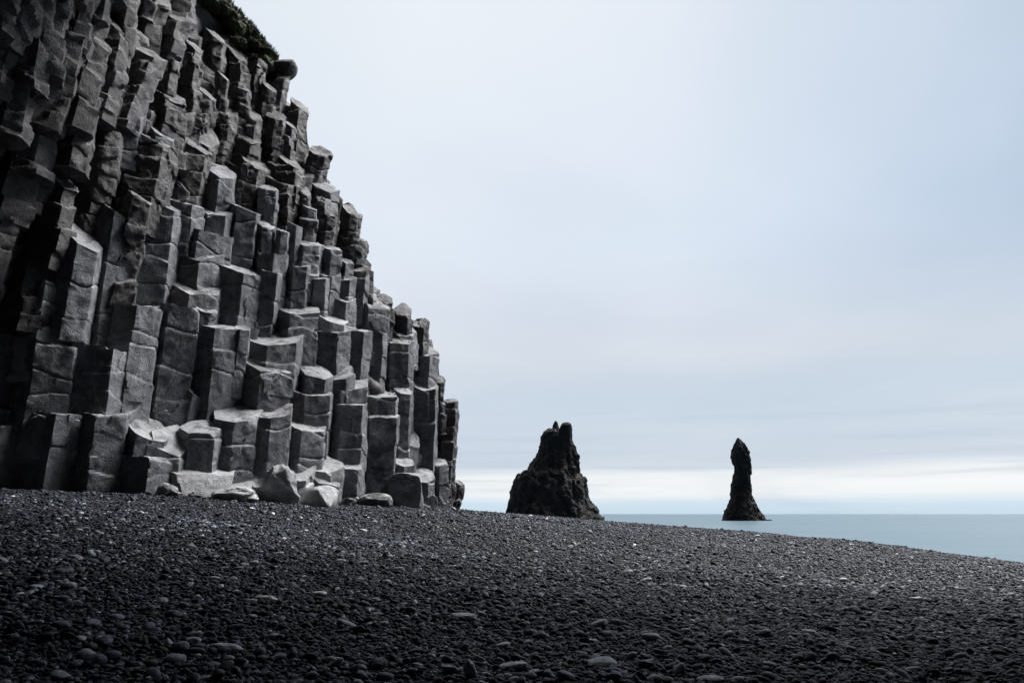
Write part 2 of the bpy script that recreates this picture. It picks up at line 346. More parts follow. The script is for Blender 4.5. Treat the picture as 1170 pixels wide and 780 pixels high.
def column_arrays(cx, cy, w, z0, z1, seed, res=0.065, depthk=1.0, tilt=None, lean=(0, 0), joints=None, rot=None, cuts=2, bites=1, rough=1.0, amp=1.0, tall=1.0, fine_=1.0):
    """one basalt column: polygon prism with rounded arrises, cross joints, a broken top, chips; coordinates relative to the eye"""
    r = random.Random(seed)
    d = math.hypot(cx, cy); fx, fy = -cx / d, -cy / d              # towards the beach
    rx, ry = -fy, fx                                              # to its right
    if rx * cy - ry * cx < 0: rx, ry = -rx, -ry
    R0 = w / 2
    k = r.choice([5, 6, 6, 6, 7]); a0 = r.uniform(-0.5, 0.5) if rot is None else rot
    pts = []
    for q in range(k):
        aa = 2 * math.pi * (q + 0.5) / k + a0 + r.uniform(-.13, .13)
        rr = r.uniform(0.92, 1.08)
        pts.append((math.sin(aa) * rr, -math.cos(aa) * rr))
    pts = np.array(pts); mx = (pts[:, 0].max() - pts[:, 0].min()) / 2
    pts[:, 0] = (pts[:, 0] - (pts[:, 0].max() + pts[:, 0].min()) / 2) / mx * R0
    pts[:, 1] = pts[:, 1] / mx * R0 * depthk
    # resample the outline
    seg = np.linalg.norm(np.roll(pts, -1, 0) - pts, axis=1); per = seg.sum()
    n = max(16, int(per / res)); loop = []
    for q in range(k):
        m_ = max(2, int(round(n * seg[q] / per)))
        for e in range(m_): loop.append(pts[q] + (pts[(q + 1) % k] - pts[q]) * e / m_)
    loop = np.array(loop); n = len(loop)
    loop = loop * 0.8 + 0.1 * (np.roll(loop, 1, 0) + np.roll(loop, -1, 0))
    H = z1 - z0; nz = max(5, int(H / (res * 1.15)))
    s = np.linspace(0, 1, nz + 1)
    tx, ty = tilt if tilt is not None else (r.uniform(-.3, .12), max(z1 / d, 0) + r.uniform(.02, .5))   # top plane: rise to the right, rise away from the beach
    bow = r.uniform(-.25, .15)
    rings = [np.column_stack([loop * f_, np.full(n, z0 - .1 * (1 - f_))]) for f_ in (.02, .4, .8)]
    def topz(P):
        zz = tx * P[:, 0] + ty * P[:, 1]
        rr2 = (P[:, 0] ** 2 + P[:, 1] ** 2) / (R0 * R0)
        return zz + bow * R0 * (1 - rr2)
    # local y: +1 is away from the beach (pts y = -cos => front at negative)
    zt = topz(loop); zt = zt - zt.max()
    mxs = topz(loop).max()
    for sk in s:
        rings.append(np.column_stack([loop, z0 + sk * (H + zt)]))
    capn = max(3, int(R0 / res * 0.8))
    for q in range(1, capn):
        f = 1 - q / capn; L = loop * f
        rings.append(np.column_stack([L, z1 + topz(L) - mxs]))
    P = np.vstack(rings + [np.array([[0, 0, z1 + topz(np.zeros((1, 2)))[0] - mxs]])])
    nr_ = len(rings)
    # outward directions
    N = np.zeros_like(P); ln = loop / np.maximum(np.linalg.norm(loop, axis=1, keepdims=True), 1e-6)
    for q in range(nr_):
        if q < 3: N[q * n:(q + 1) * n, 2] = -1
        elif q < nz + 3: N[q * n:(q + 1) * n, :2] = ln
        elif q == nz + 3: N[q * n:(q + 1) * n] = np.column_stack([ln * .7, np.full(n, .7)])
        else: N[q * n:(q + 1) * n, 2] = 1
    N[-1, 2] = 1
    side = np.zeros(len(P)); side[:(nz + 4) * n] = 1
    # cross joints split the column into drums
    if joints is None:
        joints = []; zz = z1 - r.uniform(.5, 1.3)
        while zz > z0: joints.append(zz); zz -= r.uniform(.45, 1.5) / (1 if amp < 2 else 1.7)
    ang_ = np.arctan2(P[:, 1], P[:, 0])
    base_off = np.array([0., 0.]); fac = np.ones(len(P)); off = np.zeros((len(P), 2)); groove = np.zeros(len(P))
    for jz in joints:
        zj = jz + 0.10 * R0 * np.sin(ang_ * 2 + r.uniform(0, 6)) + 0.05 * np.sin(ang_ * 3 + r.uniform(0, 6)) - r.uniform(-.2, .3) * P[:, 1]
        below = 1 / (1 + np.exp((P[:, 2] - zj) / 0.018))
        sh = np.array([r.uniform(-.035, .035), r.uniform(-.06, .03)]) * amp; df = r.uniform(-.02, .05) * min(amp, 1.6)
        off += below[:, None] * sh; fac += below * df
        deep = r.choice([.35, .5, .8, 1.0])
        groove += np.exp(-((P[:, 2] - zj) / 0.028) ** 2) * (0.050 * deep)
    P[:, :2] *= fac[:, None]; P[:, :2] += off * side[:, None]
    P[:, :2] -= N[:, :2] * (groove * side)[:, None]
    # broken corners (planes) and shell-shaped chips (spheres)
    ztop = z1
    for q in range(cuts):
        aa = r.uniform(-1.9, 1.9); e = r.uniform(.35, 1.1)
        nn = np.array([math.sin(aa) * math.cos(e), -math.cos(aa) * math.cos(e), math.sin(e)])
        c = np.array([math.sin(aa) * R0 * r.uniform(.45, .85), -math.cos(aa) * R0 * depthk * r.uniform(.45, .85), ztop - r.uniform(.05, .32) * min(1, R0 * 2)])
        dist = (P - c) @ nn; m_ = dist > 0
        P[m_] -= nn * (dist[m_] * 0.93)[:, None]
    for q in range(bites):
        aa = r.uniform(-1.6, 1.6); rr = r.uniform(.35, .75) * R0 * 1.5
        zc_ = ztop - r.uniform(-.15, .25)
        hd = r.uniform(.85, 1.25)
        c = np.array([math.sin(aa) * (R0 * hd + rr * .35), -math.cos(aa) * (R0 * depthk * hd + rr * .35), zc_ + rr * .3])
        v_ = P - c; dist = np.linalg.norm(v_, axis=1); rq = rr * (1 + .28 * fbm(P * 2.6 + seed * 1.7, 7, 2)); m_ = dist < rq
        P[m_] = c + v_[m_] / dist[m_][:, None] * (rq[m_] * 0.95 + 0.05 * dist[m_])[:, None]
    # to world axes
    Wd = np.empty_like(P)
    bx, by = -fx, -fy
    Wd[:, 0] = cx + P[:, 0] * rx + P[:, 1] * bx + lean[0] * (P[:, 2] - z0) * rx
    Wd[:, 1] = cy + P[:, 0] * ry + P[:, 1] * by + lean[0] * (P[:, 2] - z0) * ry
    Wd[:, :2] += np.array([bx, by]) * (lean[1] * (P[:, 2] - z0))[:, None]
    Wd[:, 2] = P[:, 2]
    Nw = np.column_stack([N[:, 0] * rx + N[:, 1] * bx, N[:, 0] * ry + N[:, 1] * by, N[:, 2]])
    sd_ = np.array([seed * 3.7 % 91, seed * 1.3 % 57, 0])
    q1 = fbm((Wd + sd_) * 1.5, 1, 3); q2 = fbm((Wd + sd_) * np.array([6, 6, 5.]), 4, 3, .6)
    b1, b2, cid = worley((Wd + sd_) * np.array([2.1, 2.1, 1.5]) + .35 * q1[:, None], 5)
    chip = (cid - .5) * .055 * np.clip(fbm((Wd + sd_) * .8, 12, 2) * 1.5 + .45, 0.1, 1)
    Wd += Nw * ((q1 * 0.016 + q2 * 0.013 + chip * fine_) * rough)[:, None]
    Wd[:, 2] += CZ
    i, j = np.meshgrid(np.arange(nr_ - 1), np.arange(n), indexing='ij'); j2 = (j + 1) % n
    Q = np.stack([i * n + j, i * n + j2, (i + 1) * n + j2, (i + 1) * n + j], 2).reshape(-1, 4)
    L = len(P) - 1; b0 = (nr_ - 1) * n
    T3 = np.array([[b0 + q, b0 + (q + 1) % n, L] for q in range(n)])
    # orientation check
    if rx * by - ry * bx < 0: Q = Q[:, ::-1]; T3 = T3[:, ::-1]
    return Wd, Q, T3

# columns that can be told apart: left px, right px, top px, lowest px in sight, kind (b basalt, u weathered, p pale), extras
COLS = [
 (343,379,410,470,'b',{}),(331,378,428,520,'b',dict(rot=.35)),(327,371,465,519,'b',dict(rot=.4)),(379,417,453,529,'b',dict(rot=.15,tilt=(0,.15),cuts=0)),
 (378,417,429,455,'p',dict(tilt=(.1,.3),bites=2)),(376,404,412,432,'p',dict(tilt=(.25,.5))),(415,453,441,472,'b',dict(rot=.35)),
 (413,453,469,567,'b',dict(rot=.3,tilt=(0,.1),cuts=0)),(386,414,528,580,'b',dict(rot=.1)),(360,390,519,545,'p',dict(tilt=(0,.5))),(356,389,532,577,'b',{}),
 (437,472,373,520,'b',dict(rot=.1)),(452,470,440,534,'b',{}),(471,499,437,534,'b',dict(rot=.1,cuts=0)),(498,517,454,527,'u',dict(lean=(.05,0))),
 (492,511,523,575,'b',{}),(470,494,533,574,'b',{}),(450,472,521,562,'b',{}),(507,518,515,580,'u',{}),(515,526,546,584,'u',{}),
 (470,499,425,440,'p',dict(tilt=(-.3,.5))),(472,500,391,432,'b',{}),(496,507,428,458,'u',{}),
 (398,424,373,434,'b',{}),(424,442,372,434,'b',{}),(361,399,366,417,'b',{}),(361,397,345,372,'p',dict(tilt=(-.35,.4))),(405,443,339,376,'b',dict(rot=.4)),
 (470,489,360,399,'u',{}),(445,476,362,380,'b',dict(tilt=(-.2,.5))),(448,468,344,366,'u',{}),(410,445,328,350,'b',dict(tilt=(-.3,.5))),(433,449,332,356,'u',{}),
 (376,407,320,348,'b',dict(tilt=(-.3,.6))),(354,377,313,347,'b',{}),(329,355,295,340,'b',dict(cuts=3)),(363,389,302,322,'b',{}),(390,407,310,330,'b',{}),
 (404,422,307,330,'b',{}),(419,427,306,330,'u',{}),(388,404,292,312,'b',{}),(398,423,286,309,'u',{}),(390,418,262,290,'u',dict(tilt=(-.15,.2))),
 (335,371,269,300,'b',{}),(369,391,277,312,'b',{}),(380,401,226,282,'u',dict(lean=(.12,0))),(397,408,239,266,'u',{}),(366,385,238,268,'u',{}),(347,363,232,252,'b',{}),
 (330,346,252,277,'b',{}),(343,363,244,270,'u',{}),
 (163,211,215,334,'b',dict(rot=-.1,tilt=(-.25,.2))),(206,268,244,292,'b',dict(rot=.4,tilt=(-.15,.15))),(207,256,267,306,'b',dict(bites=2)),(200,254,303,343,'b',{}),
 (225,248,341,366,'b',{}),(182,231,333,477,'b',dict(rot=.25,bites=1,tilt=(-.05,.1))),(228,275,363,474,'b',dict(rot=.35,tilt=(-.05,.1),cuts=0)),(270,286,368,402,'b',{}),
 (249,299,292,370,'b',dict(bites=1)),(299,322,303,365,'b',{}),(296,329,283,332,'b',dict(cuts=3)),(321,364,337,412,'b',dict(rot=.4)),(289,344,365,407,'b',dict(rot=.4,bites=2)),
 (275,330,398,454,'b',dict(rot=.5,bites=2)),(263,299,229,287,'b',dict(rot=.1)),(299,320,249,287,'b',dict(tilt=(-.3,.4),lean=(-.06,0))),(317,331,260,292,'b',{}),
 (231,268,230,250,'b',{}),(190,233,222,244,'b',{}),(334,366,286,302,'p',dict(tilt=(-.4,.5))),
 (251,296,457,514,'b',dict(rot=.45,tilt=(0,.4))),(294,331,451,513,'b',dict(rot=.5,cuts=3)),(212,252,477,517,'b',{}),(180,219,476,522,'p',dict(tilt=(-.3,.8),cuts=3)),
 (197,262,516,571,'p',dict(rot=.45,tilt=(-.1,.3))),(259,314,505,567,'p',dict(tilt=(-.1,.9),cuts=2,bites=2)),(313,358,507,560,'p',dict(tilt=(-.1,.7),cuts=3)),
 (147,204,511,568,'b',dict(rot=.5,tilt=(.05,.1))),(102,152,456,564,'b',dict(rot=.2)),(42,105,461,562,'b',dict(rot=.3,tilt=(-.05,.1),cuts=0)),(36,106,442,464,'b',dict(tilt=(0,.35),cuts=0)),
 (-8,50,474,562,'b',dict(rot=.3,tilt=(.05,.15))),(-22,35,441,480,'b',{}),(33,98,372,446,'b',dict(rot=.1,tilt=(-.15,.15))),(96,153,383,462,'b',dict(tilt=(-.1,.1))),(151,192,467,514,'b',dict(tilt=(-.4,.5))),
 (-14,37,370,445,'b',{}),(133,185,335,472,'b',dict(rot=.5,tilt=(.05,.1),cuts=0)),(36,92,298,376,'p',dict(tilt=(-.2,.3))),(2,42,312,376,'b',dict(cuts=3)),
 (117,160,218,340,'b',dict(tilt=(-.5,.3))),(77,120,248,330,'b',dict(tilt=(-.55,.6))),(28,78,238,320,'u',dict(tilt=(-.3,.3))),
 (108,144,129,222,'u',dict(tilt=(-.3,.3))),(142,203,138,222,'u',dict(tilt=(-.3,.2))),(202,243,143,222,'u',dict(tilt=(-.5,.3))),(82,116,90,140,'u',dict(tilt=(-.4,.3))),(140,170,103,145,'b',dict(tilt=(-.7,.7))),
 (170,203,132,160,'b',dict(tilt=(-.5,.5))),(175,215,92,145,'u',dict(tilt=(-.4,.3))),(130,160,214,304,'u',dict(tilt=(-.4,.2))),(140,166,209,240,'u',{}),(56,86,195,250,'u',{}),(239,271,182,238,'b',dict(tilt=(-.2,.5))),
 (268,307,163,236,'u',dict(tilt=(-.5,.4),cuts=3)),(307,343,192,246,'u',dict(cuts=3)),(297,319,207,234,'b',{}),(355,389,200,232,'b',dict(cuts=3)),(347,374,160,206,'u',{}),(330,353,108,168,'u',{}),
 (252,276,118,174,'u',{}),(263,287,92,122,'u',{}),(283,303,123,168,'u',{}),(302,325,122,188,'u',{}),(219,245,91,134,'u',dict(tilt=(-.7,.3))),(246,263,81,118,'u',{}),(310,326,75,120,'u',{}),
 (274,302,141,172,'u',{}),(340,357,206,240,'u',{}),(346,362,232,256,'b',{}),(323,342,135,170,'u',{}),(322,350,172,200,'u',{}),(362,380,220,246,'u',{}),(296,314,92,124,'u',{}),(206,230,40,90,'u',dict(tilt=(-.6,.3))),
 (262,286,50,92,'u',{}),(284,304,58,96,'u',{}),(234,262,30,80,'u',dict(tilt=(-.6,.3))),(184,208,50,96,'u',{}),
]
cliff = obj('basalt_cliff', None, loc=(-7, 20, 4.7), label='towering dark cliff of stacked broken basalt columns rising from the black pebble beach', category='cliff')
inv = Matrix.Translation((7, -20, -4.7))
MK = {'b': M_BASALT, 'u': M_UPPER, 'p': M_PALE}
entries = []
for n_, (xl, xr, yt, yb, kd, ex) in enumerate(COLS):
    pc = (xl + xr) / 2; a, t = at(pc, yt); _, tb = at(pc, yb)
    D = depth(a, t); wd = (xr - xl) / F * D * (_c - (390 - yt) / F * _s) * 1.24
    D2 = D + wd * 0.42
    cx, cy = a * D2, D2; z1 = t * D2
    gz_ = float(ground(np.array([cx]), np.array([cy]))[0])
    z0 = max(min(tb * D - 1.3, z1 - 1.2), gz_ - 0.35) if yb < 555 else gz_ - 0.35
    z0 = min(z0, z1 - 0.6)
    entries.append((((xr - xl) * (yb - yt)), n_, cx, cy, wd, z0, z1, kd, ex))
order = sorted(entries, key=lambda e: -e[0])
rest = []
def add_local(name, arrs, mat, parent, **props):
    V = []; Q = []; T3 = []; o = 0
    for v_, q_, t_ in arrs:
        V.append(v_); Q.append(q_ + o); T3.append(t_ + o); o += len(v_)
    V = np.vstack(V) - np.array([-7, 20, 4.7])
    return obj(name, mesh_from(name, V, np.vstack(Q), np.vstack(T3), sharp=24), mat, parent, **props)
for k_, (sz, n_, cx, cy, wd, z0, z1, kd, ex) in enumerate(order):
    e2 = dict(ex); tt_ = max(z1 / math.hypot(cx, cy), 0)
    if 'tilt' in e2: e2['tilt'] = (e2['tilt'][0], e2['tilt'][1] + tt_ * .95)
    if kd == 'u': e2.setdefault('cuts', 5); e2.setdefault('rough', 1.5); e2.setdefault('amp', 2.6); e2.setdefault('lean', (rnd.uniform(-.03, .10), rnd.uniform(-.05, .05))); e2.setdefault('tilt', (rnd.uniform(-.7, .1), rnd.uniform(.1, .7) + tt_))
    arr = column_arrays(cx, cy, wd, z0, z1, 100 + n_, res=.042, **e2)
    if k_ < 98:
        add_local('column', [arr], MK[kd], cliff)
    else: rest.append((arr, kd))

# the mass of columns behind and around those, on a loose honeycomb plan
fill = []
sp = 0.80; seed = 1000
yy = 3.0; row = 0
while yy < 34:
    xx = -34.0 + (sp / 2 if row % 2 else 0)
    while xx < 0:
        x_, y_ = xx + rnd.uniform(-.12, .12), yy + rnd.uniform(-.12, .12)
        a = x_ / y_
        if -.62 < a < -0.095:
            fy_ = foot(a)
            wd = sp * 1.3
            inside = y_ - 0.55 - fy_ - (1.2 if a > -.80 else 0.0)
            if inside > 0.0 and inside < 13.5:
                H = inside / slope(a) - 0.3
                H = H / 1.0 + rnd.uniform(-.8, .5)
                ts = tsil(a + (wd * .6) / y_)
                H = min(H, y_ * (ts - 0.012) - rnd.uniform(.1, .5), 27)
                if H > 0.8 and ts > 0:
                    front = (inside - 1.6) / slope(a)
                    zb = max(-0.2, min(H - 2.5, H - 4.0))
                    fill.append((x_, y_, wd, zb, H, seed)); seed += 1
        xx += sp
    yy += sp * 0.87; row += 1
fa = {'b': [], 'u': []}
for (x_, y_, wd, zb, H, sd_i) in fill:
    up = H > 6.5 or rnd.random() < .15
    fa['u' if up else 'b'].append(column_arrays(x_, y_, wd, zb, H, sd_i, res=0.11, cuts=3 if up else 2, bites=1, rough=1.5 if up else 1.0, amp=2.6 if up else 1.0,
        lean=(rnd.uniform(-.02, .08), 0) if up else (0, 0), tilt=(rnd.uniform(-.7, .1), rnd.uniform(.1, .7) + H / y_)))
tr = [(cx / cy, z1 / cy, z0 / cy, wd / cy / 2) for (_, _, cx, cy, wd, z0, z1, _, _) in entries]
nb_ = 0
t = 0.10
while t < 1.5:
    a = -1.75 + rnd.uniform(0, .05)
    while a < -0.10:
        a += rnd.uniform(.030, .062) * (1 if t > .35 else 1.1)
        t_ = t + rnd.uniform(-.04, .04)
        D = depth(a, t_); wd = rnd.uniform(.55, 1.05)
        if t_ > tsil(a + wd * .75 / D) - .025 - (.02 if t_ < .6 else 0) : continue
        cov = any(abs(a - q[0]) < q[3] + .02 and q[2] - .02 < t_ < q[1] + .05 for q in tr)
        D2 = D + wd * .42 + (.75 if cov else rnd.uniform(-.15, .30))
        z1 = t_ * D2; hgt = rnd.uniform(2.0, 3.6); sa_ = float(slope(a))
        up = t_ > .42
        fa['u' if up else 'b'].append(column_arrays(a * D2, D2, wd, z1 - hgt, z1, 5000 + nb_, res=0.085, cuts=rnd.choice([2, 3, 4, 6]), bites=2, rough=1.4 if up else 1.0, amp=2.8 if up else 1.2,
            lean=(rnd.uniform(-.03, .12), (rnd.uniform(-.2, .05) if up else 0) if sa_ > .1 or t_ < .4 else sa_ - .1), tilt=(rnd.uniform(-.9, .15), rnd.uniform(.0, .7) + t_)))
        nb_ += 1
    t += .060
print('fill columns', len(fill), 'blocks', nb_)
for arr, kd in rest: fa['b' if kd != 'u' else 'u'].append(arr)
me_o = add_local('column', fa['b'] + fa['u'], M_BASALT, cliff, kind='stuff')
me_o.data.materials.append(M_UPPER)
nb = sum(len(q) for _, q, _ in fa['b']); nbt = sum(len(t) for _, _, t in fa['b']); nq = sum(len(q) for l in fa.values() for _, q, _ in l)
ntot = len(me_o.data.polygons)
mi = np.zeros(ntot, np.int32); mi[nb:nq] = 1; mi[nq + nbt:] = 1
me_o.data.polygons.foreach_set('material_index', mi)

# rock core: a rough continuous face just behind the columns so no light leaks through the cliff
na_, nz_ = 150, 120
aa = np.linspace(-1.55, -0.10, na_); core = []
for a in aa:
    ts = min(float(tsil(a)), 1.35) if a < _sla[-1] else 0.02
    for k in range(nz_):
        t = -0.02 + (ts - 0.035 + 0.02) * k / (nz_ - 1)
        D = depth(a, t) + 1.3
        core.append((a * D, D, t * D))
core = np.array(core); nn = fbm(core * .9, 3, 3)
core[:, 0] += -0.25 * nn; core[:, 1] += 0.25 * nn; core[:, 2] -= 0.1
back = core.copy(); back[:, 1] += 5.0; back[:, 0] -= 5.5
V = np.vstack([core, back]); N0 = len(core)
i, j = np.meshgrid(np.arange(na_ - 1), np.arange(nz_ - 1), indexing='ij')
q1 = np.stack([i * nz_ + j, (i + 1) * nz_ + j, (i + 1) * nz_ + j + 1, i * nz_ + j + 1], 2).reshape(-1, 4)
edge = [(i_ * nz_ + nz_ - 1, (i_ + 1) * nz_ + nz_ - 1) for i_ in range(na_ - 1)] + [((na_ - 1) * nz_ + k + 1, (na_ - 1) * nz_ + k) for k in range(nz_ - 1)] + [(k, k + 1) for k in range(nz_ - 1)]
q2 = np.array([[p, q, q + N0, p + N0] for p, q in edge])
V[:, 2] += CZ
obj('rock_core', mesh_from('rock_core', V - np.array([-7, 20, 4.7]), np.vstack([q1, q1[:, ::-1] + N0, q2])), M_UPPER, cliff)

# unseen rock masses added overhead, beside and behind to shade beach and cliff
def slab(outline, zlo, zhi, seed, amp=0.5, res=34, rings=26):
    """a thick rough rock mass with the plan `outline`, undersides stepped like broken column ends"""
    c = np.mean(outline, 0); P = []
    ol = np.array(outline, float); seg = np.roll(ol, -1, 0) - ol; L = np.linalg.norm(seg, axis=1); n = 0; loop = []
    for q in range(len(ol)):
        m_ = max(3, int(L[q] / 0.6))
        for e in range(m_): loop.append(ol[q] + seg[q] * e / m_)
    loop = np.array(loop); n = len(loop)
    R_ = []
    for f in np.linspace(0.05, 1, rings): R_.append(np.column_stack([c + (loop - c) * f, np.full(n, zlo)]))
    for f in np.linspace(0, 1, 12)[1:]: R_.append(np.column_stack([loop, np.full(n, zlo + (zhi - zlo) * f)]))
    for f in np.linspace(1, 0.05, 10)[1:]: R_.append(np.column_stack([c + (loop - c) * f, np.full(n, zhi)]))
    P = np.vstack(R_)
    b_, s_, cid = worley(P * np.array([1.0, 1.0, .25]), seed)
    P[:, 2] += (cid - .5) * 1.1 * (P[:, 2] < (zlo + zhi) / 2) + .3 * fbm(P * .5, seed, 3)
    d = P[:, :2] - c; d /= np.maximum(np.linalg.norm(d, axis=1, keepdims=True), .1)
    P[:, :2] += d * (amp * fbm(P * .6, seed + 3, 3) + .4 * (cid - .5))[:, None]
    P[:, 2] += CZ
    nr_ = len(R_); i, j = np.meshgrid(np.arange(nr_ - 1), np.arange(n), indexing='ij'); j2 = (j + 1) % n
    Q = np.stack([i * n + j, (i + 1) * n + j, (i + 1) * n + j2, i * n + j2], 2).reshape(-1, 4)
    return P, Q
SHADE_NEAR = slab([(-15, 7.2), (-9, 6.6), (-4, 4.2), (2.5, 2.4), (5.5, 3.6), (9.0, 6.8), (15.5, 11.8), (14, -4), (12, -14), (-15, -14)], 7.2, 15, 21)
SHADE_RIGHT = slab([(11.5, 9.0), (24, 8.5), (24, -14), (9, -14), (9.5, 1)], -5.5, 27, 45, amp=.35)
SHADE_MID = slab([(-20, 5), (24, 6), (23, 17.5), (13.2, 9.8), (6, 8.3), (-1, 9.2), (-5, 13.0), (-7.9, 14.8), (-12, 15), (-20, 14)], 13.7, 20, 52, amp=.35)
SHADE_FAR = slab([(-20, 11), (26, 10), (27, 20), (20, 16.0), (6, 16.2), (-3, 17.6), (-8.6, 17.6), (-13, 17), (-20, 15)], 17.9, 25, 63, amp=.3)
SHADE_BACK = slab([(-17, 8), (-12.4, 7.4), (-10.6, 3), (-10.2, -3), (-8, -7), (-2, -9.5), (5, -9), (7.5, -6.5), (10, -8), (8, -16), (-17, -16)], -1.5, 12, 33)
for nm, (P, Q) in (('shade_mass_over', SHADE_NEAR), ('shade_mass_over', SHADE_MID), ('shade_mass_over', SHADE_FAR), ('shade_mass_side', SHADE_BACK), ('shade_mass_side', SHADE_RIGHT)):
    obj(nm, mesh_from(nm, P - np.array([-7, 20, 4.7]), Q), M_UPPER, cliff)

# ------------------------------------------------------------------ loose rocks
def rock_mesh(sx, sy, sz, seed, cuts=7, res=44, rough=.05, flatb=True, power=0.8, bites=0):
    r = random.Random(seed)
    th = np.linspace(0, 2 * np.pi, res * 2 + 1)[:-1]; ph = np.linspace(-np.pi / 2, np.pi / 2, res)
    TH, PH = np.meshgrid(th, ph); n = len(th)
    sg = lambda v, e: np.sign(v) * np.abs(v) ** e
    P = np.stack([sg(np.cos(PH), power) * sg(np.cos(TH), power), sg(np.cos(PH), power) * sg(np.sin(TH), power), sg(np.sin(PH), power)], 2).reshape(-1, 3)
    for q in range(cuts):
        nn = np.array([r.gauss(0, 1), r.gauss(0, 1), r.gauss(.2, .7)]); nn /= np.linalg.norm(nn)
        d = (P @ nn) - r.uniform(.62, .92); m_ = d > 0; P[m_] -= nn * (d[m_] * .92)[:, None]
    for q in range(bites):
        nn = np.array([r.gauss(0, 1), -abs(r.gauss(.6, .6)), r.gauss(.3, .5)]); nn /= np.linalg.norm(nn)
        c = nn * r.uniform(1.15, 1.3); rr = r.uniform(.45, .65); v_ = P - c; dd = np.linalg.norm(v_, axis=1); m_ = dd < rr
        P[m_] = c + v_[m_] / dd[m_][:, None] * rr
    nrm = P / np.maximum(np.linalg.norm(P, axis=1, keepdims=True), .01)
    P = P + nrm * (rough * fbm(P * 2.2 + seed, seed % 50, 4))[:, None]
    P = P * np.array([sx, sy, sz])
    i, j = np.meshgrid(np.arange(len(ph) - 1), np.arange(n), indexing='ij'); j2 = (j + 1) % n
    Q = np.stack([i * n + j, i * n + j2, (i + 1) * n + j2, (i + 1) * n + j], 2).reshape(-1, 4)
    return P, Q
def boulder(xl, xr, yt, yb, dist_off, seed, label, mat, name='boulder', rot=0, sink=.22, **kw):
    pc = (xl + xr) / 2; a, t = at(pc, yt); a2, tb = at(pc, yb)
    D = foot(a) + dist_off
    wd = (xr - xl) / F * D * _c; zt = t * D; zb = float(ground(np.array([a * D]), np.array([D]))[0])
    hh = zt - zb
    P, Q = rock_mesh(wd / 2 * 1.08, wd * .42, hh * (1 + sink) / 2 * 1.08, seed, **kw)
    P[:, 2] += (zt + zb - hh * sink) / 2 - zb
    o = obj(name, mesh_from(name, P, Q, sharp=42), mat, loc=(a * D, D, zb + CZ), label=label, category='rock')
    o.rotation_euler[2] = rot
    return o
boulder(445, 484, 543, 581, -0.35, 3, 'dark blocky boulder with a pale top at the right-hand foot of the column wall', M_BASALT, cuts=6, power=.55)
boulder(413, 447, 564, 580, -0.55, 4, 'low rounded dome of dark rock half buried between column feet', M_BASALT, cuts=4, power=.8)
boulder(338, 386, 555, 582, -0.55, 5, 'pale smooth square block lying in the shingle below small broken columns', M_PALE, cuts=5, power=.55)
boulder(296, 344, 534, 578, -0.35, 6, 'tall pale sea-worn rock sloping down like a fan at the cliff foot', M_PALE, cuts=7, power=1.0, rough=.12, bites=1)
boulder(244, 297, 556, 575, -0.60, 7, 'long low ridged pale brownish rock at the edge of the shingle', M_PALE, cuts=5, power=.8, rough=.12)
boulder(182, 203, 551, 571, -0.40, 8, 'small pale wedge of stone leaning against the dark blocks', M_PALE, cuts=9, power=1.0, rot=.5)
boulder(484, 500, 566, 582, -0.3, 9, 'small dark angular stone wedged beside the last column feet', M_BASALT, cuts=8, name='boulder')
# perched block sticking out of the skyline
a, t = at(322, 79); D = depth(a, t) + .5
P, Q = rock_mesh(.62, .6, .38, 12, cuts=6, power=.8)
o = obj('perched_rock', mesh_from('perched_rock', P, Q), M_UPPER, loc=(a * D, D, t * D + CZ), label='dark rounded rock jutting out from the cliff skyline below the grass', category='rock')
o.rotation_euler = (0, -.45, 0)

# small broken stones along the foot of the cliff
for k in range(26):
    a = rnd.uniform(-.50, -.085); D = foot(a) - rnd.uniform(.05, .5); r_ = rnd.uniform(.08, .22)
    P, Q = rock_mesh(r_ * rnd.uniform(.9, 1.4), r_, r_ * rnd.uniform(.5, .9), 900 + k, cuts=10, res=16, rough=.10, power=.55)
    o = obj('rock', mesh_from('rock', P, Q, sharp=24), M_UPPER, loc=(a * D, D, float(ground(np.array([a * D]), np.array([D]))[0]) + CZ + r_ * .2),
        label='small dark angular stone fallen at the foot of the column wall, like those around it', category='rock', group='small fallen stones at the cliff foot')
    o.rotation_euler[2] = rnd.uniform(0, 6)

# grass on the shoulder of the cliff: uneven sods with blades
TV = []; TQ = []; TT = []; to = 0
for k in range(26):
    f = k / 25.0; px = 238 + f * 74
    a, _ = at(px, 20); ts = float(tsil(a)); t = ts - rnd.uniform(.030, .042) - (rnd.uniform(0, .05) if k % 2 else 0)
    D = depth(a, t) + rnd.uniform(.3, .8); r_ = rnd.uniform(.22, .38)
    P, Q = rock_mesh(r_ * 1.1, r_ * 1.3, r_ * .85, 300 + k, cuts=3, res=20, rough=.16, power=1.0, bites=0)
    P = P + np.array([a * D, D, t * D + CZ])
    TV.append(P); TQ.append(Q + to); to += len(P)
    for q in range(420):
        p = P[rnd.randrange(len(P) // 3, len(P))]; h = rnd.uniform(.05, .16); wv = np.array([rnd.uniform(-1, 1), rnd.uniform(-1, 1), 0]) * .022
        TV.append(np.array([p - wv, p + wv, p + np.array([rnd.uniform(-.09, .12), rnd.uniform(-.1, .05), h])])); TT.append((to, to + 1, to + 2)); to += 3
obj('turf', mesh_from('turf', np.vstack(TV) - np.array([-7, 20, 4.7]), np.vstack(TQ), np.array(TT)), M_TURF, cliff, kind='stuff')

